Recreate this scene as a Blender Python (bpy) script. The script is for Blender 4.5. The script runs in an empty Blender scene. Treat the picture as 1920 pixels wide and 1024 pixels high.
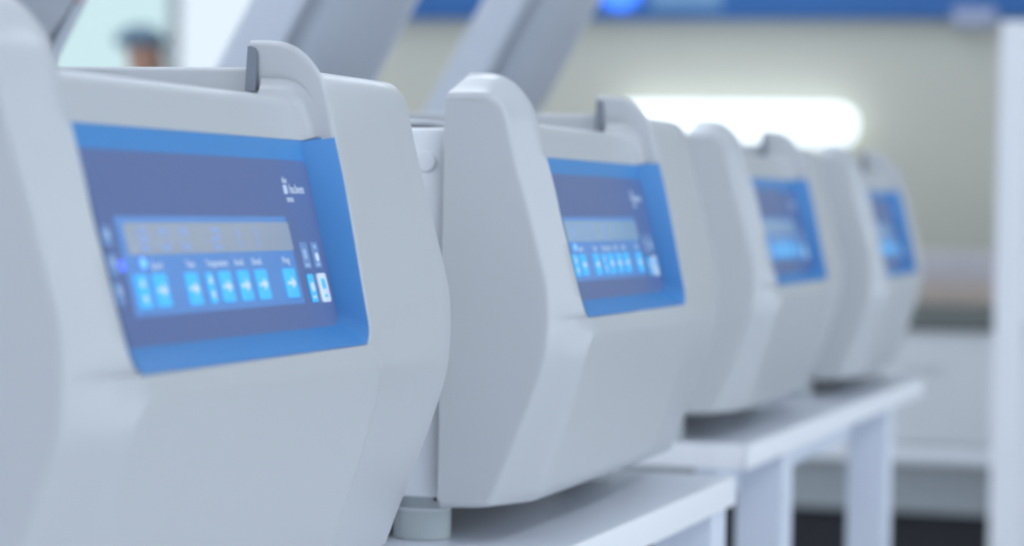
import bpy, bmesh, math, random
from mathutils import Vector, Matrix

C = bpy.context.scene.collection
SC = bpy.context.scene
S = 1.354                     # device units -> metres
T0 = 0.1135                   # device-unit height of the first table top
Z0 = 0.7439                   # its height in metres
random.seed(4)

# ------------------------------------------------------------------ camera
cam = bpy.data.cameras.new('camera')
cam_o = bpy.data.objects.new('camera', cam); C.objects.link(cam_o)
cam.sensor_width = 36; cam.lens = 93.4946
cam.clip_start = .02; cam.clip_end = 100
r_, u_, f_ = Vector((.27575, -.96104, .01932)), Vector((.01934, .02565, .99948)), Vector((.96104, .27523, -.02566))
cam_o.matrix_world = Matrix(((r_.x, u_.x, -f_.x, -1.4973), (r_.y, u_.y, -f_.y, -.5146), (r_.z, u_.z, -f_.z, .9964), (0, 0, 0, 1)))
cam.dof.use_dof = True
cam.dof.focus_distance = 1.72
cam.dof.aperture_fstop = 5.2
SC.camera = cam_o

# ------------------------------------------------------------------ world (daylight outside the window)
w = bpy.data.worlds.new('daylight'); SC.world = w; w.use_nodes = True
bg = w.node_tree.nodes['Background']
bg.inputs['Color'].default_value = (.82, .91, 1.04, 1); bg.inputs['Strength'].default_value = 2.1

SC.view_settings.view_transform = 'Standard'
SC.view_settings.look = 'None'
SC.view_settings.gamma = 1
SC.view_settings.use_curve_mapping = False
SC.view_settings.exposure = 0.11
SC.cycles.use_denoising = True
SC.cycles.max_bounces = 8
LAMP = 4.7                    # radiance of the ceiling light diffusers
LAMP_COL = (.85, .93, 1.04)

# ------------------------------------------------------------------ materials
def mat(name, col, rough=.5, metal=0, spec=.5, emit=None, es=0, noise=0, nscale=40, bump=0, coat=0):
    m = bpy.data.materials.new(name); m.use_nodes = True
    nt = m.node_tree; b = nt.nodes['Principled BSDF']
    b.inputs['Roughness'].default_value = rough; b.inputs['Metallic'].default_value = metal
    b.inputs['Specular IOR Level'].default_value = spec
    b.inputs['Base Color'].default_value = (*col, 1)
    if coat: b.inputs['Coat Weight'].default_value = coat; b.inputs['Coat Roughness'].default_value = .2
    if noise or bump:
        tc = nt.nodes.new('ShaderNodeTexCoord'); n = nt.nodes.new('ShaderNodeTexNoise')
        n.inputs['Scale'].default_value = nscale; n.inputs['Detail'].default_value = 3
        nt.links.new(tc.outputs['Object'], n.inputs['Vector'])
        if noise:
            mx = nt.nodes.new('ShaderNodeMix'); mx.data_type = 'RGBA'
            mx.inputs[6].default_value = (*[c * (1 - noise) for c in col], 1)
            mx.inputs[7].default_value = (*[min(1, c * (1 + noise)) for c in col], 1)
            nt.links.new(n.outputs['Fac'], mx.inputs[0]); nt.links.new(mx.outputs[2], b.inputs['Base Color'])
        if bump:
            bp = nt.nodes.new('ShaderNodeBump'); bp.inputs['Strength'].default_value = bump; bp.inputs['Distance'].default_value = .001
            nt.links.new(n.outputs['Fac'], bp.inputs['Height']); nt.links.new(bp.outputs['Normal'], b.inputs['Normal'])
    if emit:
        b.inputs['Emission Color'].default_value = (*emit, 1); b.inputs['Emission Strength'].default_value = es
    return m

M = dict(
    shell=mat('grey plastic housing', (.54, .548, .557), .31, spec=.6, noise=.012, nscale=900),
    body=mat('white painted steel', (.90, .915, .94), .4, noise=.01, nscale=300),
    deck=mat('pale grey deck', (.62, .64, .67), .4, noise=.01),
    dark=mat('dark rubber', (.05, .052, .058), .6, noise=.05),  # also colours the added shade plate and the shade in the lid gap
    bump=mat('grey rubber bumper', (.22, .24, .28), .6, noise=.03),
    foot=mat('grey green foot', (.52, .56, .56), .5, noise=.02),
    rim=mat('pale foot rim', (.72, .74, .76), .45, noise=.01),
    blue=mat('blue bezel plastic', (.072, .27, .60), .36, noise=.015, nscale=500),
    film=mat('dark blue panel film', (.135, .185, .37), .32, noise=.02, nscale=200),
    zone=mat('mid blue key area', (.16, .33, .68), .35, noise=.015, nscale=200),
    lcd=mat('grey lcd glass', (.42, .455, .51), .35, noise=.02, nscale=150),
    lcd2=mat('pale cyan lcd glass', (.36, .50, .62), .3, noise=.02, nscale=150),
    digit=mat('pale blue lcd digits', (.36, .48, .78), .4, noise=.01),
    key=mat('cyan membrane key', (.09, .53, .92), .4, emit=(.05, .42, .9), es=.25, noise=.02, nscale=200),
    softkey=mat('slate blue key', (.20, .32, .56), .4, noise=.02),
    white=mat('white print', (.80, .87, .95), .5, noise=.01),
    fade=mat('pale blue print', (.42, .56, .78), .5, noise=.01),
    whitekey=mat('white membrane key', (.85, .92, 1.0), .4, noise=.01),
    led=mat('blue indicator light', (.1, .3, 1), .3, emit=(.16, .45, 1.0), es=1.0, noise=.01),
    led2=mat('violet blue indicator light', (.1, .15, 1), .3, emit=(.10, .16, 1.0), es=.9, noise=.01),
    lid=mat('grey lid plastic', (.62, .655, .72), .4, noise=.01),
    liner=mat('dark grey lid liner', (.50, .53, .59), .35, noise=.02),
    steel=mat('brushed steel', (.55, .56, .58), .35, metal=.9, noise=.05, nscale=60),
    pink=mat('pinkish plug', (.75, .60, .60), .5, noise=.02),
    table=mat('white laminate table', (.80, .83, .90), .35, noise=.012, nscale=60),
    edge=mat('white table edge', (.95, .95, .97), .4, noise=.01, nscale=60),
    leg=mat('pale grey table leg', (.74, .78, .86), .45, noise=.02, nscale=30),
    cream=mat('cream wall paint', (.73, .715, .61), .7, noise=.04, nscale=1.2, bump=.05),
    wall=mat('white wall paint', (.78, .80, .82), .7, noise=.02, nscale=2, bump=.05),
    wall_grey=mat('grey wall paint', (.78, .81, .86), .7, noise=.02, nscale=2, bump=.05),
    floor=mat('grey vinyl floor', (.80, .81, .82), .4, noise=.03, nscale=6),
    ceil=mat('white ceiling tile', (.82, .84, .86), .8, noise=.02, nscale=20),
    lamp=mat('lamp diffuser', (.9, .9, .9), .5, emit=LAMP_COL, es=LAMP, noise=.01),
    sign=mat('blue sign board', (.045, .18, .50), .5, noise=.03, nscale=5),
    logo=mat('lit blue sign disc', (.1, .25, 1), .4, emit=(.05, .22, 1.0), es=1.1, noise=.02),
    signtext=mat('pale blue sign lettering', (.22, .42, .68), .5, noise=.02),
    box_glow=mat('white cover with added glow', (.95, .95, .95), .4, emit=(.86, .97, 1.0), es=1.05, noise=.01),  # emission stands in for light reflected off a white surface
    paper=mat('pale paper', (.45, .50, .68), .7, noise=.02),
    rack=mat('white powder coat', (.93, .94, .97), .4, noise=.01),
    bench=mat('light grey bench front', (.76, .77, .78), .5, noise=.03, nscale=8),
    bench2=mat('dull grey bench base', (.40, .43, .44), .5, noise=.03, nscale=8),
    benchtop=mat('dark grey green worktop', (.165, .18, .165), .45, noise=.05, nscale=20),
    black=mat('black plinth', (.015, .016, .02), .6, noise=.05),
    boxpink=mat('pinkish white carton', (.62, .58, .60), .7, noise=.01, nscale=12),
    boxtan=mat('tan carton', (.62, .52, .45), .7, noise=.01, nscale=12),
    frame=mat('white window frame', (.8, .85, .88), .4, noise=.01),
    skin=mat('skin', (.80, .46, .34), .5, noise=.03),
    coat=mat('white lab coat', (.75, .82, .88), .8, noise=.02),
    cap=mat('blue grey cap', (.24, .36, .48), .8, noise=.04),
    hair=mat('dark hair', (.05, .04, .04), .6, noise=.1),
    eye=mat('dark eye', (.03, .02, .02), .3, noise=.01),
    shoe=mat('dark shoe', (.04, .04, .05), .5, noise=.05),
)

def glass(name, tint):
    m = bpy.data.materials.new(name); m.use_nodes = True
    nt = m.node_tree; nt.nodes.clear()
    o = nt.nodes.new('ShaderNodeOutputMaterial'); t = nt.nodes.new('ShaderNodeBsdfTransparent')
    g = nt.nodes.new('ShaderNodeBsdfGlossy'); mx = nt.nodes.new('ShaderNodeMixShader'); fr = nt.nodes.new('ShaderNodeFresnel')
    t.inputs[0].default_value = (*tint, 1); g.inputs['Roughness'].default_value = .02
    nt.links.new(fr.outputs[0], mx.inputs[0]); nt.links.new(t.outputs[0], mx.inputs[1]); nt.links.new(g.outputs[0], mx.inputs[2])
    nt.links.new(mx.outputs[0], o.inputs['Surface'])
    return m
M['pane_cyan'] = glass('cyan tinted glass', (.60, .66, .635))
M['pane_grey'] = glass('lightly tinted glass', (.68, .69, .685))
M['pane'] = glass('clear glass', (.97, .99, 1.0))

# ------------------------------------------------------------------ mesh helpers
class MB:
    def __init__(s): s.bm = bmesh.new()
    def grid(s, rows, close_u=False):
        V = [[s.bm.verts.new(p) for p in r] for r in rows]
        for a, b in zip(V, V[1:]):
            n = len(a); k = n if close_u else n - 1
            for i in range(k):
                q = [a[i], a[(i + 1) % n], b[(i + 1) % n], b[i]]
                try: s.bm.faces.new(q)
                except ValueError: pass
        return V
    def loft(s, loops, cap0=True, cap1=True):
        V = s.grid(loops, True)
        if cap0: s.bm.faces.new(V[0][::-1])
        if cap1: s.bm.faces.new(V[-1])
        return V
    def rbox(s, lo, hi, r=.004, xf=None):
        """box with rounded edges"""
        x0, y0, z0 = lo; x1, y1, z1 = hi
        r = min(r, (x1 - x0) * .49, (y1 - y0) * .49, (z1 - z0) * .49)
        L = []
        prof = [(r * (1 - math.sin(a)), r * (1 - math.cos(a))) for a in (math.pi / 2 * k / 3 for k in range(4))]
        for ins, h in prof: L.append(rr(x0, y0, x1, y1, r, ins, z0 + h) if False else rr(x0, y0, x1, y1, r, r - (r - ins) if False else prof_ins(r, h), z0 + h))
        for ins, h in prof[::-1]: L.append(rr(x0, y0, x1, y1, r, prof_ins(r, h), z1 - h))
        if xf: L = [[xf(p) for p in l] for l in L]
        s.loft(L)
    def cyl(s, c, axis, prof, n=28, cap=True):
        """lathe about an axis through c; prof = [(r, h), ...]"""
        a = Vector(axis).normalized(); q = a.orthogonal().normalized(); t = a.cross(q)
        L = [[Vector(c) + a * h + (q * math.cos(k * 2 * math.pi / n) + t * math.sin(k * 2 * math.pi / n)) * max(r, 1e-5) for k in range(n)] for r, h in prof]
        s.loft(L, cap, cap)
    def build(s, name, m, parent=None, scale=1.0, smooth=35, off=(0, 0, 0)):
        bmesh.ops.remove_doubles(s.bm, verts=s.bm.verts, dist=1e-6)
        bmesh.ops.recalc_face_normals(s.bm, faces=s.bm.faces)
        me = bpy.data.meshes.new(name)
        for v in s.bm.verts: v.co = (v.co + Vector(off)) * scale
        s.bm.to_mesh(me); s.bm.free()
        for p in me.polygons: p.use_smooth = True
        me.set_sharp_from_angle(angle=math.radians(smooth))
        me.materials.append(m)
        o = bpy.data.objects.new(name, me); C.objects.link(o)
        if parent: o.parent = parent
        return o

def prof_ins(r, h):
    return r - math.sqrt(max(0, r * r - (r - h) ** 2))

def rr(x0, y0, x1, y1, r, ins=0, z=0, n=5):
    """rounded rectangle loop, counter-clockwise"""
    x0 += ins; y0 += ins; x1 -= ins; y1 -= ins
    r = max(r - ins, .00005)
    P = []
    for cx, cy, a0 in ((x1 - r, y0 + r, -90), (x1 - r, y1 - r, 0), (x0 + r, y1 - r, 90), (x0 + r, y0 + r, 180)):
        for k in range(n + 1):
            a = math.radians(a0 + 90 * k / n)
            P.append(Vector((cx + r * math.cos(a), cy + r * math.sin(a), z)))
    return P

def tag(o, label=None, cat=None, group=None, kind=None):
    if label: o['label'] = label
    if cat: o['category'] = cat
    if group: o['group'] = group
    if kind: o['kind'] = kind
    return o
def empty(name, loc, rz=0):
    o = bpy.data.objects.new(name, None); C.objects.link(o); o.empty_display_size = .05
    o.location = loc; o.rotation_euler = (0, 0, rz); return o
def box(name, m, lo, hi, parent=None, r=.004):
    b = MB(); b.rbox(lo, hi, r); return b.build(name, m, parent)

# ------------------------------------------------------------------ the room
def struct(name, m, lo, hi): return tag(box(name, m, lo, hi, r=.001), kind='structure')
XB, YR, YL, H = -3.2, -3.2, 6.2, 2.9
XE = 11.5
struct('floor', M['floor'], (XB - .1, YR - .1, -.1), (XE + .1, YL + .1, 0))
struct('ceiling', M['ceil'], (XB - .1, YR - .1, H), (XE + .1, YL + .1, H + .1))
b = MB()
RW = [(-2.6, 1.2), (1.5, 5.3)]; RZ0, RZ1 = .10, 2.6  # added windows, out of view, sized to throw daylight on the device fronts
for lo, hi in (((XB, YR - .1, 0), (XE, YR, RZ0)), ((XB, YR - .1, RZ1), (XE, YR, H)), ((XB, YR - .1, RZ0), (RW[0][0], YR, RZ1)), ((RW[0][1], YR - .1, RZ0), (RW[1][0], YR, RZ1)), ((RW[1][1], YR - .1, RZ0), (XE, YR, RZ1))):
    b.rbox(lo, hi, .001)
tag(b.build('wall_right', M['wall']), kind='structure')
for k, (xa, xb) in enumerate(RW):
    wn = tag(empty('window_%d' % (k + 2), ((xa + xb) / 2, YR - .05, RZ0)), kind='structure')
    b = MB(); hw = (xb - xa) / 2; hh = RZ1 - RZ0
    for lo, hi in (((-hw, -.03, 0), (-hw + .05, .03, hh)), ((hw - .05, -.03, 0), (hw, .03, hh)), ((-hw, -.03, 0), (hw, .03, .05)), ((-hw, -.03, hh - .05), (hw, .03, hh)), ((-.025, -.03, 0), (.025, .03, hh))):
        b.rbox(lo, hi, .004)
    b.build('window_frame', M['frame'], wn)
    for x0, x1 in ((-hw + .03, 0), (0, hw - .03)): box('pane', M['pane'], (x0, -.004, .03), (x1, .004, hh - .03), wn, .001)
struct('wall_left', M['wall'], (XB, YL, 0), (XE, YL + .1, H))
struct('wall_near', M['wall_grey'], (XB - .1, YR, 0), (XB, YL, H))
# partition carrying the blue sign
struct('wall_partition', M['cream'], (6.2, YR, 0), (6.32, 2.33, H))
# end wall with the big window
WY0, WY1, WZ0, WZ1 = 3.3, 6.0, .85, 2.7
b = MB()
for lo, hi in (((XE, YR, 0), (XE + .1, YL, WZ0)), ((XE, YR, WZ1), (XE + .1, YL, H)), ((XE, YR, WZ0), (XE + .1, WY0, WZ1)), ((XE, WY1, WZ0), (XE + .1, YL, WZ1))):
    b.rbox(lo, hi, .001)
tag(b.build('wall_end', M['wall']), kind='structure')
win = tag(empty('window_1', (XE + .04, (WY0 + WY1) / 2, WZ0)), kind='structure')
b = MB(); hw = (WY1 - WY0) / 2; hh = WZ1 - WZ0; mu = 5.10 - (WY0 + WY1) / 2
for lo, hi in (((-.03, -hw, 0), (.03, -hw + .05, hh)), ((-.03, hw - .05, 0), (.03, hw, hh)), ((-.03, -hw, 0), (.03, hw, .05)), ((-.03, -hw, hh - .05), (.03, hw, hh)), ((-.03, mu - .025, 0), (.03, mu + .025, hh))):
    b.rbox(lo, hi, .004)
b.build('window_frame', M['frame'], win)
box('pane', M['pane_cyan'], (-.004, mu, .03), (.004, hw - .03, hh - .03), win, .001)
box('pane', M['pane_grey'], (-.004, -hw + .03, .03), (.004, mu, hh - .03), win, .001)

# ceiling lights
first = None
for x in (-2.5, -1.0, .9, 3.2, 5.4):  # the row by the near wall is added to brighten left-facing sides
    for y in (-1.7, .85, 3.3):
        if x > 3 and y < 0: continue
        t = empty('ceiling_light', (x, y, H))
        tag(t, 'flat white ceiling light panel set in a row above the tables', 'ceiling light', 'ceiling light panels')
        if first is None:
            b = MB(); b.loft([rr(-.62, -.32, .62, .32, .01, 0, 0), rr(-.62, -.32, .62, .32, .01, 0, -.03), rr(-.62, -.32, .62, .32, .01, .03, -.03), rr(-.62, -.32, .62, .32, .01, .03, -.012)], False, False)
            f0 = b.build('light_frame', M['frame'], t)
            b = MB(); b.loft([rr(-.62, -.32, .62, .32, .01, .03, -.012), rr(-.62, -.32, .62, .32, .01, .03, -.016)])
            d0 = b.build('diffuser', M['lamp'], t); first = t
        else:
            for s0 in (f0, d0):
                c = s0.copy(); C.objects.link(c); c.parent = t
for x, y in ((8.0, 1.0), (8.0, 4.6), (10.0, 4.6)):
    t = empty('ceiling_light', (x, y, H))
    tag(t, 'flat white ceiling light panel beyond the partition near the window', 'ceiling light', 'ceiling lights by the window')
    for s0 in (f0, d0):
        c = s0.copy(); C.objects.link(c); c.parent = t

# ------------------------------------------------------------------ centrifuge
def crom(P, sub):
    out = []
    for i in range(len(P) - 1):
        p0, p1, p2, p3 = P[max(i - 1, 0)], P[i], P[i + 1], P[min(i + 2, len(P) - 1)]
        for k in range(sub):
            t = k / sub
            out.append(tuple(.5 * (2 * b_ + (c_ - a_) * t + (2 * a_ - 5 * b_ + 4 * c_ - d_) * t * t + (3 * b_ - a_ - 3 * c_ + d_) * t ** 3) for a_, b_, c_, d_ in zip(p0, p1, p2, p3)))
    out.append(tuple(P[-1])); return out

KEY = [  # inner y, z, outer y, z : front profile of the corner pillars, from the top back round to the chin
    (.0668, .3720, .0690, .3600), (.0580, .3720, .0560, .3604), (.0495, .3708, .0475, .3598), (.0428, .3677, .0415, .3560),
    (.0365, .3622, .0378, .3500), (.0305, .3538, .0355, .3410), (.0268, .3432, .0333, .3315), (.0230, .3290, .0305, .3205),
    (.0172, .3090, .0262, .3055), (.0102, .2810, .0196, .2810), (.0044, .2570, .0139, .2590), (.0014, .2450, .0125, .2450), (.0, .2375, .0123, .2370)]
MID = [(.0700, .3610), (.0600, .3610), (.0545, .3602), (.0495, .3575), (.0445, .3530), (.0385, .3462), (.0322, .3375), (.0262, .3265), (.0192, .3080), (.0118, .2808), (.0058, .2575), (.0030, .2450), (.00123, .23745)]
LOW = [(.0, .2375, .0123, .2370), (-.0034, .2312, .0125, .2310), (-.0042, .2290, .0127, .2275), (-.0039, .2266, .0129, .2240),
       (-.0010, .2150, .0146, .2130), (.0065, .1880, .0222, .1885), (.0140, .1640, .0312, .1645), (.0205, .1440, .0382, .1460), (.0240, .1385, .0408, .1390), (.0320, .1344, .0450, .1342), (.0690, .1336, .0690, .1336)]
UP = crom(KEY, 4)
MD = crom(MID, 4)
LO = LOW[:4] + crom(LOW[3:], 3)[1:]
def x_in(z):
    if z >= .2375:
        x = .126 + .125 * (z - .237)
        if z < .2475: x -= .008 * (1 - math.sqrt(max(0, 1 - ((.2475 - z) / .01) ** 2)))
        return x
    t = min(1, (.2375 - z) / .02)
    return .1181 + .009 * t * t * (3 - 2 * t) + .003 * t
def normals(P):
    N = []
    for i in range(len(P)):
        a, b_ = P[max(i - 1, 0)], P[min(i + 1, len(P) - 1)]
        d = Vector((b_[0] - a[0], b_[1] - a[1])); d.normalize() if d.length else None
        N.append(Vector((d.y, -d.x)))          # profile runs forward and down; outward is to its front
    return N
YB = .0698                                     # rear edge of the housing sides
def section(prof, wall, left):
    """rows of points from the inner wall over the crest to the rear edge; the left pillar is narrow, the right one wide"""
    I = [(p[0], p[1]) for p in prof]; O = [(p[2], p[3]) for p in prof]
    w_ = UP[:-1] + LO; sl = slice(0, len(UP)) if wall else slice(len(UP) - 1, None)
    NI, NO = normals([(p[0], p[1]) for p in w_])[sl], normals([(p[2], p[3]) for p in w_])[sl]; rows = []
    for k, ((yi, zi), (yo, zo), ni, no) in enumerate(zip(I, O, NI, NO)):
        xi = x_in(zi); r, q = .0026, .004; row = []
        if left: xi = min(xi, .133)
        XO = .157 + .015 * max(0, min(1, (yo - .0125) / .0573)) if left else .285
        if not left and not wall:
            e = max(0, min(1, (.20 - zo) / .066)); zo -= .0065 * e; yo += .0024 * e if yo < .06 else 0
        A = Vector((yi, zi)); B = Vector((yo, zo))
        if wall:
            for x, d in ((xi, .024), (xi, r), (xi + .13 * r, .5 * r), (xi + .5 * r, .13 * r)):
                p = A - ni * d; row.append((x, p.x, p.y))
        row.append((xi + r, A.x, A.y))
        if not left:
            if wall: m = Vector(MD[k])
            else: m = A.lerp(B, .1)
            row.append((xi + r + .002, *A.lerp(m, .30))); row.append((xi + r + .0045, *A.lerp(m, .8))); row.append((xi + r + .0075, *m))
            for t in (.1, .3, .55, .8):
                p = m.lerp(B, t); row.append((xi + r + .0075 + (XO - q - xi - r - .0075) * t, p.x, p.y))
        else:
            for t in (.3, .65):
                p = A.lerp(B, t); row.append((xi + r + (XO - q - xi - r) * t, p.x, p.y))
        for x, d in ((XO - q, 0), (XO - .5 * q, .13 * q), (XO - .13 * q, .5 * q), (XO, q)):
            p = B - no * d; row.append((x, min(p.x, YB - .0002), p.y))
        zc = (B - no * q).y
        xe = .172 if left else .300; yl = row[-1][1]
        for t in (.1, .5, 1): row.append((XO + (xe - XO) * t, yl + (YB - yl) * t, zc))
        rows.append(row)
    return rows
def mir(rows): return [[(-x, y, z) for x, y, z in r][::-1] for r in rows]

SV = Vector((0, .0186, .0691)).normalized(); SN = Vector((0, -SV.z, SV.y)); SO = Vector((0, .0148, .2456))
def scr(u, v, n=0.0): return Vector((u, 0, 0)) + SO + SV * v + SN * n
def arc_cols(z, base_pt, n2, r=.008):
    """one row across the recess: flat, with rounded inside corners rising to the pillars"""
    xi = x_in(z) + .0006; row = []
    def p(x, d): return (x, base_pt[0] + n2.x * d, base_pt[1] + n2.y * d)
    A = [math.pi / 2 * k / 5 for k in range(5, -1, -1)]
    left = [(-(xi - r + r * math.sin(a)), r - r * math.cos(a)) for a in A]
    mid = [((xi - r) * t, 0) for t in (-.66, -.33, 0, .33, .66)]
    right = [(-x, d) for x, d in left[::-1]]
    # past the fillet the wall goes on toward the crest
    return [p(x, d) for x, d in left + mid + right]

def glyphs(parts, n, thick):
    """parts = [(text, u, v, size)]: lettering printed on the panel"""
    b = MB()
    dg = None
    for txt, u, v, size in parts:
        cu = bpy.data.curves.new('t', 'FONT'); cu.body = txt; cu.size = size; cu.resolution_u = 2
        o = bpy.data.objects.new('t', cu); C.objects.link(o)
        dg = bpy.context.evaluated_depsgraph_get(); dg.update()
        me = bpy.data.meshes.new_from_object(o.evaluated_get(dg))
        vs = [b.bm.verts.new(scr(u + p.co.x, v + p.co.y, n)) for p in me.vertices]
        for f in me.polygons:
            try: b.bm.faces.new([vs[i] for i in f.vertices])
            except ValueError: pass
        bpy.data.objects.remove(o); bpy.data.curves.remove(cu); bpy.data.meshes.remove(me)
    r = bmesh.ops.extrude_face_region(b.bm, geom=b.bm.faces[:])
    for e in r['geom']:
        if isinstance(e, bmesh.types.BMVert): e.co += SN * thick
    return b
def pad(b, u0, v0, u1, v1, r, n0, n1):
    L = [[scr(p.x, p.y, n) for p in rr(u0, v0, u1, v1, r, ins, 0, 4)] for n, ins in ((n0, 0), (n1 - .0001, 0), (n1, .0003))]
    b.loft(L)
def seg_digit(b, u, v, w, h, segs, n):
    t = w * .2; e = t * .25
    D = dict(a=(u + e, v + h - t, u + w - e, v + h), d=(u + e, v, u + w - e, v + t), g=(u + e, v + h / 2 - t / 2, u + w - e, v + h / 2 + t / 2),
             f=(u, v + h / 2 + e, u + t, v + h - e), b=(u + w - t, v + h / 2 + e, u + w, v + h - e), e=(u, v + e, u + t, v + h / 2 - e), c=(u + w - t, v + e, u + w, v + h / 2 - e))
    for s in segs: pad(b, *D[s], .0003, n, n + .0002)
SEG = {'0': 'abcdef', '1': 'bc', '2': 'abged', '3': 'abgcd', '5': 'afgcd', '8': 'abcdefg'}

def make_centrifuge(loc, rz, label, foot_drop, lcd_mat):
    root = empty('centrifuge', loc, rz); tag(root, label, 'centrifuge', 'centrifuges along the two tables')
    G = dict(scale=S, off=(0, 0, -T0))
    # --- front housing: two corner pillars, upper panel and chin
    b = MB()
    for left in (True, False):
        up = section(UP, True, left); lo = section(LO, False, left)
        back = [(x, YB, min(z, .33)) for x, y, z in up[0]]
        for R in ([back] + up, lo): b.grid(mir(R) if left else R)
    rows = []
    for p in LO:
        x = x_in(p[1]) + .0026
        rows.append([(x * t, p[0], p[1]) for t in (-1, -.97, -.9, -.6, -.3, 0, .3, .6, .9, .97, 1)])
    b.grid(rows)
    PP = crom([(.060, .3466), (.054, .3466), (.0495, .3464), (.0454, .3452), (.0428, .3425), (.0414, .3390)], 3) + [(.0390, .3330), (.0366, .3268)]
    NN = normals(PP)
    b.grid([arc_cols(p[1], p, n) for p, n in zip(PP, NN)])
    b.build('front_housing', M['shell'], root, smooth=38, **G)
    # fin bumper: dark rubber strip at the back of the inner walls
    for sx in (1, -1):
        b = MB()
        pr = [(.0622, .3490), (.0672, .3490), (.0672, .3692), (.0655, .3692), (.0636, .3684), (.0625, .3665)]
        L = [[(sx * (min(x_in(z), .133 if sx < 0 else 1) + dx), y, z) for y, z in pr] for dx in (.002, -.0008)]
        b.loft(L); b.build('bumper', M['bump'], root, smooth=30, **G)
    # --- blue bezel: top strip, U-shaped wall and bottom ledge
    bz = MB()
    n0 = Vector((SN.y, SN.z))
    bp = [(.0366, .3267), (.0356, .3225), (.0344, .3178), (.0337, .3155), (.0341, .3147), (.0362, .3142)]
    bz.grid([arc_cols(p[1], p, n0) for p in bp])
    seam = [p for p in UP if p[1] <= .3290]
    i0 = UP.index(seam[0])
    def at_z(z):
        for a, c in zip(UP, UP[1:]):
            if a[1] >= z >= c[1] and a[1] != c[1]:
                t = (a[1] - z) / (a[1] - c[1]); return a[0] + (c[0] - a[0]) * t
        return UP[-1][0]
    zs = [.3284 - (.3284 - .2475) * k / 14 for k in range(15)] + [.2475 - .01 * math.sin(math.pi / 2 * k / 6) for k in range(1, 7)]
    fr = []
    for z in zs: fr.append((x_in(z) - .0004, at_z(z), z))
    bk = []; rb = .0075
    for k, z in enumerate(zs):
        if k < 15:
            v = .0832 + (rb - .0832) * k / 14
            bk.append(scr(.1250 + .062 * v, v, .0))
        else:
            a = math.pi / 2 * (k - 14) / 6
            bk.append(scr(.1250 + .062 * rb - rb + rb * math.cos(a), rb - rb * math.sin(a), .0))
    fr += [(fr[-1][0] * t, fr[-1][1], fr[-1][2]) for t in (.8, .4, 0)]; bk += [Vector((bk[-1].x * t, bk[-1].y, bk[-1].z)) for t in (.8, .4, 0)]
    fr = [Vector(p) for p in fr]
    rows = []
    for t in (0, .04, .1, .35, .6, .85, .95, 1):
        half = []
        for a, c in zip(fr, bk):
            p = a.lerp(c, t)
            if t == 0: p = p + Vector((0, .0004, .0002))
            half.append(p)
        rows.append(half + [Vector((-p.x, p.y, p.z)) for p in half[-2::-1]])
    bz.grid(rows)
    bz.build('bezel', M['blue'], root, smooth=50, **G)
    # --- control panel film with keys, display and print
    b = MB(); L = []
    for n in (-.003, 0):
        P = []
        for p in rr(-.1, -.0012, .1, .0745, .0065, 0, 0, 6):
            wv = .1262 + .062 * p.y
            P.append(scr(p.x + math.copysign(wv - .1, p.x), p.y, n))
        L.append(P)
    b.loft(L); panel = b.build('control_panel', M['film'], root, **G)
    b = MB(); pad(b, -.0870, .0110, .0885, .0491, .0012, 0, .0002); b.build('key_area', M['zone'], panel, **G)
    b = MB(); pad(b, -.0812, .0343, .0892, .0466, .0008, .0002, .0004); b.build('display', lcd_mat, panel, **G)
    for ch, u in (('8', -.0700), ('0', -.0500), ('0', -.0310), ('2', .0010), ('1', .0215), ('1', .0420)):
        b = MB(); seg_digit(b, u, .0356, .0088, .0088, SEG[ch], .0004); b.build('digit', M['digit'], panel, **G)
    keys = [(-.0824, .0138, -.0702, .0268, 'ud'), (-.0662, .0140, -.0525, .0268, 'ar'), (-.0356, .0138, -.0220, .0267, 'ar'), (-.0150, .0140, -.0072, .0265, 'ud'),
            (-.0020, .0139, .0115, .0266, 'ar'), (.0178, .0139, .0308, .0266, 'ar'), (.0370, .0139, .0510, .0265, 'ar'), (.0690, .0137, .0838, .0264, 'ar'), (.0966, .0110, .1046, .0234, 'dot')]
    for u0, v0, u1, v1, kind in keys:
        b = MB(); pad(b, u0 + .0003, v0, u1 - .0003, v1, .001, .0002, .0007)
        k = b.build('key', M['key'], panel, **G)
    b = MB(); pad(b, .1090, .0106, .1200, .0235, .0014, 0, .0008); tag(b.build('key', M['whitekey'], panel, **G), 'white key')
    for u0, v0, u1, v1 in ((-.1013, .0376, -.0927, .0456), (-.1016, .0266, -.0932, .0351), (-.1018, .0158, -.0936, .0246), (.0966, .0258, .1060, .0376), (.1102, .0258, .1192, .0376)):
        b = MB(); pad(b, u0, v0, u1, v1, .0008, 0, .0005); tag(b.build('key', M['softkey'], panel, **G), 'slate blue key')
    # arrows and marks on the keys
    def mark(m, fn, name='key_symbol'):
        b = MB(); fn(b); b.build(name, M[m], panel, **G)
    def tri(b, pts, n0=.0007): b.loft([[scr(x, y, n) for x, y in pts] for n in (n0, n0 + .0002)])
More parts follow.
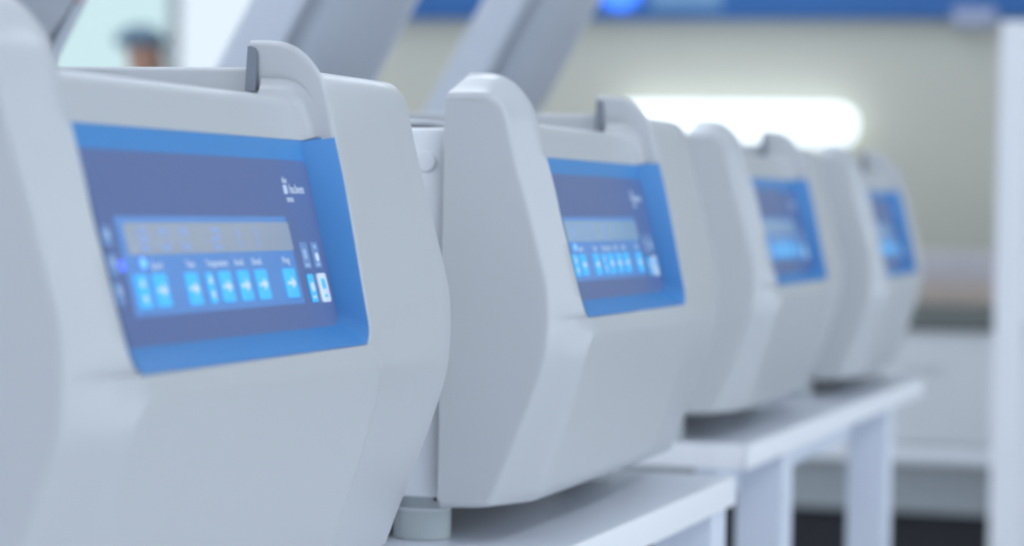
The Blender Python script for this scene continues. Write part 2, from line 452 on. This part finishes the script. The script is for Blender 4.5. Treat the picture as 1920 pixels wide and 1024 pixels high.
    for u0, v0, u1, v1, kind in keys:
        cu, cv = (u0 + u1) / 2, (v0 + v1) / 2
        if kind == 'ud':
            mark('white', lambda b: tri(b, [(cu - .0024, cv + .0018), (cu + .0024, cv + .0018), (cu, cv + .0050)]), 'up_arrow')
            mark('white', lambda b: tri(b, [(cu, cv - .0050), (cu + .0024, cv - .0018), (cu - .0024, cv - .0018)]), 'down_arrow')
        elif kind == 'ar':
            mark('white', lambda b: tri(b, [(cu - .0046, cv - .0007), (cu + .0004, cv - .0007), (cu + .0004, cv - .0026), (cu + .0050, cv), (cu + .0004, cv + .0026), (cu + .0004, cv + .0007), (cu - .0046, cv + .0007)]), 'right_arrow')
        else:
            mark('white', lambda b: b.cyl(scr(cu, cv + .0004, .0007), SN, [(.0022, 0), (.0022, .0002)], 16))
            mark('white', lambda b: pad(b, cu - .002, cv - .0046, cu + .002, cv - .0034, .0002, .0007, .0009))
    mark('white', lambda b: b.cyl(scr(.1147, .0308, .0005), SN, [(.0021, 0), (.0021, .0002)], 16))
    mark('fade', lambda b: pad(b, .1125, .0268, .1170, .0282, .0002, .0005, .0007))
    mark('fade', lambda b: pad(b, .1133, .0345, .1160, .0362, .0002, .0005, .0007))
    mark('key', lambda b: pad(b, .1122, .0165, .1166, .0210, .0005, .0008, .0010))
    mark('key', lambda b: pad(b, .1128, .0128, .1164, .0140, .0002, .0008, .0010))
    mark('fade', lambda b: pad(b, .0990, .0300, .1030, .0345, .0012, .0005, .0007))
    mark('fade', lambda b: pad(b, .0985, .0266, .1040, .0280, .0003, .0005, .0007))
    for v in (.0405, .0300, .0195): mark('fade', lambda b: pad(b, -.0992, v, -.0952, v + .0030, .0008, .0005, .0007))
    for (u, v, m, n_) in ((-.0707, .0310, 'led', .0002), (-.0897, .0304, 'led2', 0)):
        b = MB(); b.cyl(scr(u, v, n_), SN, [(.0022, 0), (.0022, .0004), (.0016, .0009), (.0004, .0011)], 20)
        o = b.build('indicator_light', M[m], panel, **G)
        if m == 'led2': tag(o, 'violet blue indicator light')
    for txt, u in (('Speed', -.0638), ('Time', -.0308), ('Temperature', -.0110), ('Accel.', .0185), ('Decel.', .0378), ('Prog', .0728)):
        glyphs([(txt, u, .0287, .0042)], .0002, .0002).build('label_text', M['white'], panel, **G)
    b = MB(); pad(b, .0945, .0592, .0990, .0632, .0003, 0, .0001); b.build('logo_mark', M['fade'], panel, **G)
    g = glyphs([('hu.bem', .1012, .0595, .0060), ('the', .0945, .0640, .0042), ('tems', .0955, .0556, .0042)], .0, .0002)
    for u0, v0, u1, v1 in ((.0947, .0594, .0955, .0630), (.0978, .0594, .0986, .0630), (.0955, .0622, .0978, .0630), (.0955, .0608, .0978, .0616), (.0955, .0594, .0978, .0602)): pad(g, u0, v0, u1, v1, .0002, 0, .0002)
    g.build('logo_lettering', M['white'], panel, **G)
    # --- body behind the housing
    b = MB()
    q = (-.1620, .062, .275, .510, .022)
    b.loft([rr(*q, .004, .1375), rr(*q, .001, .1382), rr(*q, 0, .1410), rr(*q, 0, .3360), rr(*q, .0012, .3394), rr(*q, .004, .3408), rr(*q, .03, .3408)], True, False); body = b.build('body', M['body'], root, **G)
    for x, sx in ((-.162, -1), (.275, 1)):
        for y, z in ((.0832, .3221), (.46, .3221)):
            b = MB(); b.cyl((x, y, z), (sx, 0, 0), [(.0058, -.001), (.0058, .0004), (.0052, .0010), (.0015, .0013)], 24); b.build('screw_cap', M['body'], body, **G)
    # dark seal and deck plate with the round chamber opening, raised side on the right
    b = MB(); b.loft([rr(-.153, .092, .150, .498, .02, 0, .3408), rr(-.153, .092, .150, .498, .02, 0, .3422)], False, False); b.build('lid_seal', M['dark'], root, **G)
    b = MB(); q = (-.157, .088, .154, .502, .02)
    def ring(ins, z):
        P = rr(*q, ins, z); out = []
        for i, p in enumerate(P):
            n_ = P[(i + 1) % len(P)]; k = 8 if (n_ - p).length > .05 else 1
            out += [p.lerp(n_, j / k) for j in range(k)]
        return out
    BX, BY = -.004, .290
    hole = []
    for p in ring(0, 0):
        a = math.atan2(p.y - BY, p.x - BX); hole.append(Vector((BX + .128 * math.cos(a), BY + .128 * math.sin(a), .3458)))
    b.loft([ring(.006, .3418), ring(.0012, .3422), ring(0, .3437), ring(.0012, .3452), ring(.004, .3458), hole, [Vector((p.x, p.y, .333)) for p in hole]], False, False)
    b.build('deck', M['deck'], root, **G)
    b = MB(); b.rbox((-.150, .045, .1345), (.262, .500, .1385), .001); b.build('shade_plate', M['dark'], root, **G)  # added dark plate that deepens the shade under the device
    b = MB(); b.cyl((BX, BY, 0), (0, 0, 1), [(.129, .343), (.127, .331), (.127, .215), (.118, .205), (.03, .200)], 40, False); b.build('chamber', M['steel'], root, **G)
    b = MB(); b.cyl((BX, BY, 0), (0, 0, 1), [(.02, .200), (.035, .215), (.100, .235), (.105, .262), (.085, .275), (.03, .282), (.024, .300), (.012, .304)], 40); b.build('rotor', M['deck'], root, **G)
    b = MB(); b.rbox((.1460, .0680, .3395), (.2735, .500, .3600), .0022); b.build('side_deck', M['shell'], root, **G)
    # feet
    for fx in (-.140, .215):
        for y in (.0889, .460):
            b = MB(); zb = T0 - foot_drop
            b.cyl((fx, y, 0), (0, 0, 1), [(.0152, zb), (.0160, zb + .0008), (.0160, .1288), (.0152, .1298)], 36)
            ft = b.build('foot', M['foot'], root, **G)
            b = MB(); b.cyl((fx, y, 0), (0, 0, 1), [(.0162, .1291), (.0164, .1303), (.0156, .1313), (.0130, .1315)], 36); b.build('foot_rim', M['rim'], ft, **G)
            b = MB(); b.cyl((fx, y, 0), (0, 0, 1), [(.0140, .1305), (.0140, .1385)], 36); b.build('foot_stem', M['foot'], ft, **G)
    # --- open lid, hinged at the back
    A = math.radians(61.8); c_, s_ = math.cos(A), math.sin(A)
    def lx(p):  # closed-lid coordinates: x, distance forward of the hinge, height
        return Vector((p[0], .4736 - c_ * p[1] + s_ * p[2], .347 + s_ * p[1] + c_ * p[2]))
    b = MB(); q = (-.153, -.012, .132, .395, .040)
    L = [rr(*q, .016, .018), rr(*q, .016, .002), rr(*q, .013, .0), rr(*q, .003, .0), rr(*q, .0, .003), rr(*q, 0, .028), rr(*q, .003, .038), rr(*q, .010, .044), rr(*q, .04, .048)]
    b.loft([[lx(p) for p in l] for l in L], True, True); lid = b.build('lid', M['lid'], root, **G)
    b = MB(); q2 = (-.118, .026, .097, .350, .09)
    L = [rr(*q2, -.004, .018), rr(*q2, 0, .0), rr(*q2, .002, -.006), rr(*q2, .008, -.011), rr(*q2, .03, -.014)]
    b.loft([[lx(p) for p in l] for l in L], False, True); b.build('lid_liner', M['liner'], lid, **G)
    b = MB(); b.loft([[lx(p) for p in l] for l in (rr(*q, .0165, .0175), rr(*q, .0165, .012), rr(*q, .034, .012), rr(*q, .034, .0175))]); b.build('lid_gap_shade', M['dark'], lid, **G)  # dark band that puts the shade of the lid gap into colour
    b = MB()
    p = lx((.108, .10, .0)); nn = lx((0, 0, -1)) - lx((0, 0, 0))
    b.cyl(p, nn, [(.004, -.020), (.004, .003), (.003, .005), (.001, .006)], 16); b.build('lid_plug', M['pink'], lid, **G)
    for x in (-.10, .09):
        b = MB(); b.cyl((x, .484, .350), (1, 0, 0), [(.009, -.025), (.010, -.024), (.010, .024), (.009, .025)], 20); b.build('hinge', M['deck'], root, **G)
    return root

DEV = [(0, 0, 0, 0, 'large light grey centrifuge cut off by the picture edge, on the first table', 0.0, 'lcd'),
       (.56865, -.01807, .0006, -.00788, 'light grey centrifuge with its whole grey side showing, at the end of the first table', .0006, 'lcd2'),
       (1.28895, .00785, .0002, -.00168, 'blurred light grey centrifuge just past the gap, at the start of the second table', .0037, 'lcd2'),
       (1.85998, .00082, -.0046, .01095, 'most blurred centrifuge, last of the row, at the far end of the second table', -.0011, 'lcd2')]
CX = -.126
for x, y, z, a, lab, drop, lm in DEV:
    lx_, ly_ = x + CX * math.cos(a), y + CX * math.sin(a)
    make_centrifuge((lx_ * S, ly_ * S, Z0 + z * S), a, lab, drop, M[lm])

# ------------------------------------------------------------------ tables
def make_table(origin, rz, length, depth, legs, label):
    """origin = front right top corner in metres; the table runs to -x and +y"""
    t = empty('lab_table', origin, rz); tag(t, label, 'table', 'white lab tables under the centrifuges')
    th = .026
    b = MB(); b.rbox((-length, 0.002, -th), (-.002, depth - .002, 0), .002); b.build('tabletop', M['table'], t)
    b = MB(); b.rbox((-length - .002, -.001, -th - .001), (.0, .003, 0), .001); b.rbox((-.003, -.001, -th - .001), (.001, depth, 0), .001); b.rbox((-length - .002, -.001, -th - .001), (-length + .002, depth, 0), .001); b.build('edge_band', M['edge'], t)
    b = MB(); b.rbox((-length + .12, .06, -th - .05), (-.12, .085, -th), .002); b.build('apron', M['leg'], t); b = MB(); b.rbox((-length + .12, depth - .085, -th - .05), (-.12, depth - .06, -th), .002); b.build('apron', M['leg'], t)
    for x0, x1 in legs:
        for y0 in (.006, depth - .066):
            b = MB(); b.rbox((x0, y0, -origin[2] + .012), (x1, y0 + .058, -th), .003); lg = b.build('leg', M['leg'], t)
            b = MB(); b.cyl(((x0 + x1) / 2, y0 + .029, -origin[2]), (0, 0, 1), [(.02, 0), (.022, .004), (.022, .01), (.01, .014)], 20); b.build('leg_foot', M['dark'], lg)
    return t
R1 = -.0185
make_table((.718 * S, -.0222 * S, Z0), R1, 1.90, .80, [(-.062, -.006), (-1.84, -1.785)], 'white table under the big centrifuge, edge running out of the picture bottom')
T2 = Z0 - .0035 * S
make_table((1.970 * S, .0062 * S, T2), R1, .970 * S, .80, [(-.298, -.244), (-1.068, -1.012)], 'white table beyond the gap, under the two blurred centrifuges')

# ------------------------------------------------------------------ far side: sign, glowing box, bench, boxes, rack
t = empty('wall_sign', (6.2, .55, 1.553)); tag(t, 'long blue sign board with a lit blue disc, high on the cream wall', 'sign')
box('board', M['sign'], (-.045, -.42, 0), (0, 1.60, .34), t, .004)
b = MB(); b.cyl((-.045, .812, .089), (-1, 0, 0), [(.066, -.002), (.066, .008), (.06, .012), (.02, .013)], 32); b.build('logo_disc', M['logo'], t)
b = MB(); b.rbox((-.049, .505, .024), (-.044, .72, .13), .002); b.build('lettering', M['signtext'], t)
t = tag(box('paper_notice', M['paper'], (6.150, .262, 1.530), (6.154, .384, 1.583), r=.001), 'small pale paper notice hanging from the right end of the blue sign', 'notice')

t = empty('glowing_wall_box', (6.2, 1.012, 1.178)); tag(t, 'long white box with rounded end on the cream wall, its brightness added as glow', 'lamp')  # likely a reflecting white surface; its brightness is put in as emission
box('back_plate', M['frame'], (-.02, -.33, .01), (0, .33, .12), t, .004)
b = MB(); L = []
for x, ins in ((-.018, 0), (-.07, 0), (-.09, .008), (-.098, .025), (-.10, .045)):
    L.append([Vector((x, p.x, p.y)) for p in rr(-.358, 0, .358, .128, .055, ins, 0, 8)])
b.loft(L); b.build('box_cover', M['box_glow'], t)

t = empty('lab_bench', (5.2, .4, 0)); tag(t, 'grey lab bench with dark worktop along the cream wall', 'bench')
box('worktop', M['benchtop'], (0, -1.2, .705), (.98, 1.3, .762), t, .006)
for k in range(4):
    d = box('cabinet_door', M['bench'], (.02, -1.2 + .625 * k + .004, .41), (.9, -1.2 + .625 * (k + 1) - .004, .70), t, .004)
    box('door_handle', M['bench'], (.005, -1.2 + .625 * k + .45, .60), (.022, -1.2 + .625 * k + .55, .612), d, .003)
box('rail', M['rack'], (-.02, -1.2, .370), (.95, 1.3, .405), t, .006)
box('base_panel', M['bench2'], (.06, -1.2, .235), (.9, 1.3, .368), t, .004)
box('bench_shade', M['black'], (.10, -1.18, .0), (.88, 1.28, .235), t, .004)  # black block that stands in for the shadow under the bench
box_grp = 'cartons on the grey bench'
t = empty('carton', (5.32, .30, .762)); tag(t, 'tan carton lying on the dark bench worktop under the pinkish one', 'box', box_grp)
box('carton_body', M['boxtan'], (0, -.25, 0), (.26, .14, .058), t, .004); box('tape', M['boxtan'], (-.001, -.06, .01), (.261, -.02, .0588), t, .0005)
t = empty('carton', (5.33, .30, .8208)); tag(t, 'pinkish white carton stacked on top of the tan one on the bench', 'box', box_grp)
box('carton_body', M['boxpink'], (0, -.25, 0), (.26, .13, .075), t, .004); box('tape', M['boxpink'], (-.001, -.08, .01), (.261, -.04, .0758), t, .0005)

t = empty('shelf_rack', (4.2, .053, 0)); tag(t, 'tall white metal rack whose post closes the right picture edge', 'rack')
for x, y in ((0, -.062), (.45, -.062), (0, -.9), (.45, -.9)):
    p = box('post', M['rack'], (x, y, .01), (x + .05, y + .062, 1.405), t, .004)
    b = MB(); b.cyl((x + .025, y + .03, 0), (0, 0, 1), [(.02, 0), (.022, .003), (.022, .008), (.012, .012)], 16); b.build('post_foot', M['dark'], p)
for z in (.12, .77, 1.36):
    box('shelf', M['rack'], (.002, -.9, z), (.498, -.006, z + .03), t, .004)

# ------------------------------------------------------------------ person by the window
def skin_obj(name, verts, edges, radii, m, parent, sub=2):
    me = bpy.data.meshes.new(name); me.from_pydata(verts, edges, []); me.materials.append(m)
    o = bpy.data.objects.new(name, me); C.objects.link(o); o.parent = parent
    md = o.modifiers.new('skin', 'SKIN'); md.use_smooth_shade = True
    for i, v in enumerate(me.skin_vertices[0].data):
        r = radii[i]; v.radius = (r, r) if not isinstance(r, tuple) else r; v.use_root = (i == 0)
    o.modifiers.new('sub', 'SUBSURF').levels = sub; o.modifiers['sub'].render_levels = sub
    return o
pr = empty('person', (9.0, 4.152, 0), math.radians(200)); tag(pr, 'person in a blue grey cap and pale coat standing before the window', 'person')
V, E, R = [], [], []
def add(p, r, prev=None):
    V.append(p); R.append(r)
    if prev is not None: E.append((prev, len(V) - 1))
    return len(V) - 1
# local axes: +y is the front of the person
pel = add((0, 0, .90), (.15, .11)); ab = add((0, .01, 1.05), (.135, .10), pel); ch = add((0, .01, 1.22), (.155, .11), ab); sh = add((0, 0, 1.36), (.10, .08), ch); nk = add((0, .005, 1.44), .052, sh)
for z, y, r in ((1.49, .02, .062), (1.55, .02, .082), (1.61, .012, .088), (1.665, .005, .072), (1.70, .003, .035)): nk = add((0, y, z), r, nk)
for sx in (-1, 1):
    s1 = add((sx * .155, 0, 1.34), .060, sh); el = add((sx * .22, -.01, 1.07), .045, s1); wr = add((sx * .20, .13, .88), .030, el)
    pm = add((sx * .19, .18, .83), (.034, .018), wr)
    for k in range(4):
        f1 = add((sx * (.165 + .016 * k), .225, .795 + .002 * k), .0095, pm); add((sx * (.163 + .016 * k), .245 - .004 * abs(k - 1.5), .765), .0085, f1)
    th1 = add((sx * .158, .19, .832), .011, pm); add((sx * .148, .222, .818), .009, th1)
    hp = add((sx * .09, 0, .84), .092, pel); kn = add((sx * .10, .015, .48), .062, hp); an = add((sx * .105, -.01, .09), .042, kn); add((sx * .115, .10, .045), .04, an)
skin_obj('body', V, E, R, M['skin'], pr)
def loops(P, n=28):
    return [[Vector((rx * math.cos(k * 2 * math.pi / n), cy + ry * math.sin(k * 2 * math.pi / n), z)) for k in range(n)] for z, rx, ry, cy in P]
b = MB(); b.loft(loops([(.46, .23, .19, .0), (.70, .215, .18, 0), (.90, .20, .165, 0), (1.05, .175, .15, .01), (1.22, .195, .155, .01), (1.34, .185, .135, 0), (1.40, .13, .10, 0), (1.425, .07, .07, 0)]), False, False); coat = b.build('lab_coat', M['coat'], pr)
for sx in (-1, 1):
    P = [Vector((sx * .150, 0, 1.36)), Vector((sx * .19, 0, 1.20)), Vector((sx * .222, -.01, 1.07)), Vector((sx * .215, .06, .98)), Vector((sx * .203, .115, .905))]
    b = MB(); L = []
    for i, p in enumerate(P):
        d = (P[min(i + 1, 4)] - P[max(i - 1, 0)]).normalized(); q = d.orthogonal().normalized(); t_ = d.cross(q); r = (.088, .075, .066, .058, .05)[i]
        q = (Vector((1, 0, 0)) - d * d.x).normalized(); t_ = d.cross(q)
        L.append([p + (q * math.cos(k * math.pi / 8) + t_ * math.sin(k * math.pi / 8)) * r for k in range(16)])
    b.loft(L, False, False); b.build('sleeve', M['coat'], coat)
b = MB(); b.loft(loops([(1.640, .098, .108, .002), (1.650, .103, .114, 0), (1.675, .103, .114, -.006), (1.70, .085, .094, -.01), (1.728, .045, .05, -.01), (1.735, .01, .012, -.01)]), False, True); b.build('cap', M['cap'], pr)
b = MB(); b.loft([[Vector((x * s, y, z)) for x, y, z in ((-.014, .105, 1.535), (.014, .105, 1.535), (.006, .098, 1.585), (-.006, .098, 1.585))] if i == 0 else [Vector((x, y, z)) for x, y, z in ((-.007, .125, 1.538), (.007, .125, 1.538), (.003, .104, 1.582), (-.003, .104, 1.582))] for i, s in ((0, 1), (1, 1))]); b.build('nose', M['skin'], pr)
for sx in (-1, 1):
    b = MB(); b.cyl((sx * .033, .098, 1.582), (0, 1, 0), [(.010, -.006), (.009, .003), (.004, .006)], 14); b.build('eye', M['eye'], pr)
    b = MB(); b.cyl((sx * .088, .01, 1.565), (sx, 0, 0), [(.026, -.01), (.03, .004), (.022, .014), (.008, .012)], 16); b.build('ear', M['skin'], pr)
b = MB(); b.rbox((-.024, .094, 1.508), (.024, .106, 1.518), .004); b.build('mouth', M['boxpink'], pr)
for sx in (-1, 1):
    b = MB(); b.rbox((sx * .112 - .048, -.075, 0), (sx * .112 + .048, .185, .085), .03); b.build('shoe', M['shoe'], pr)
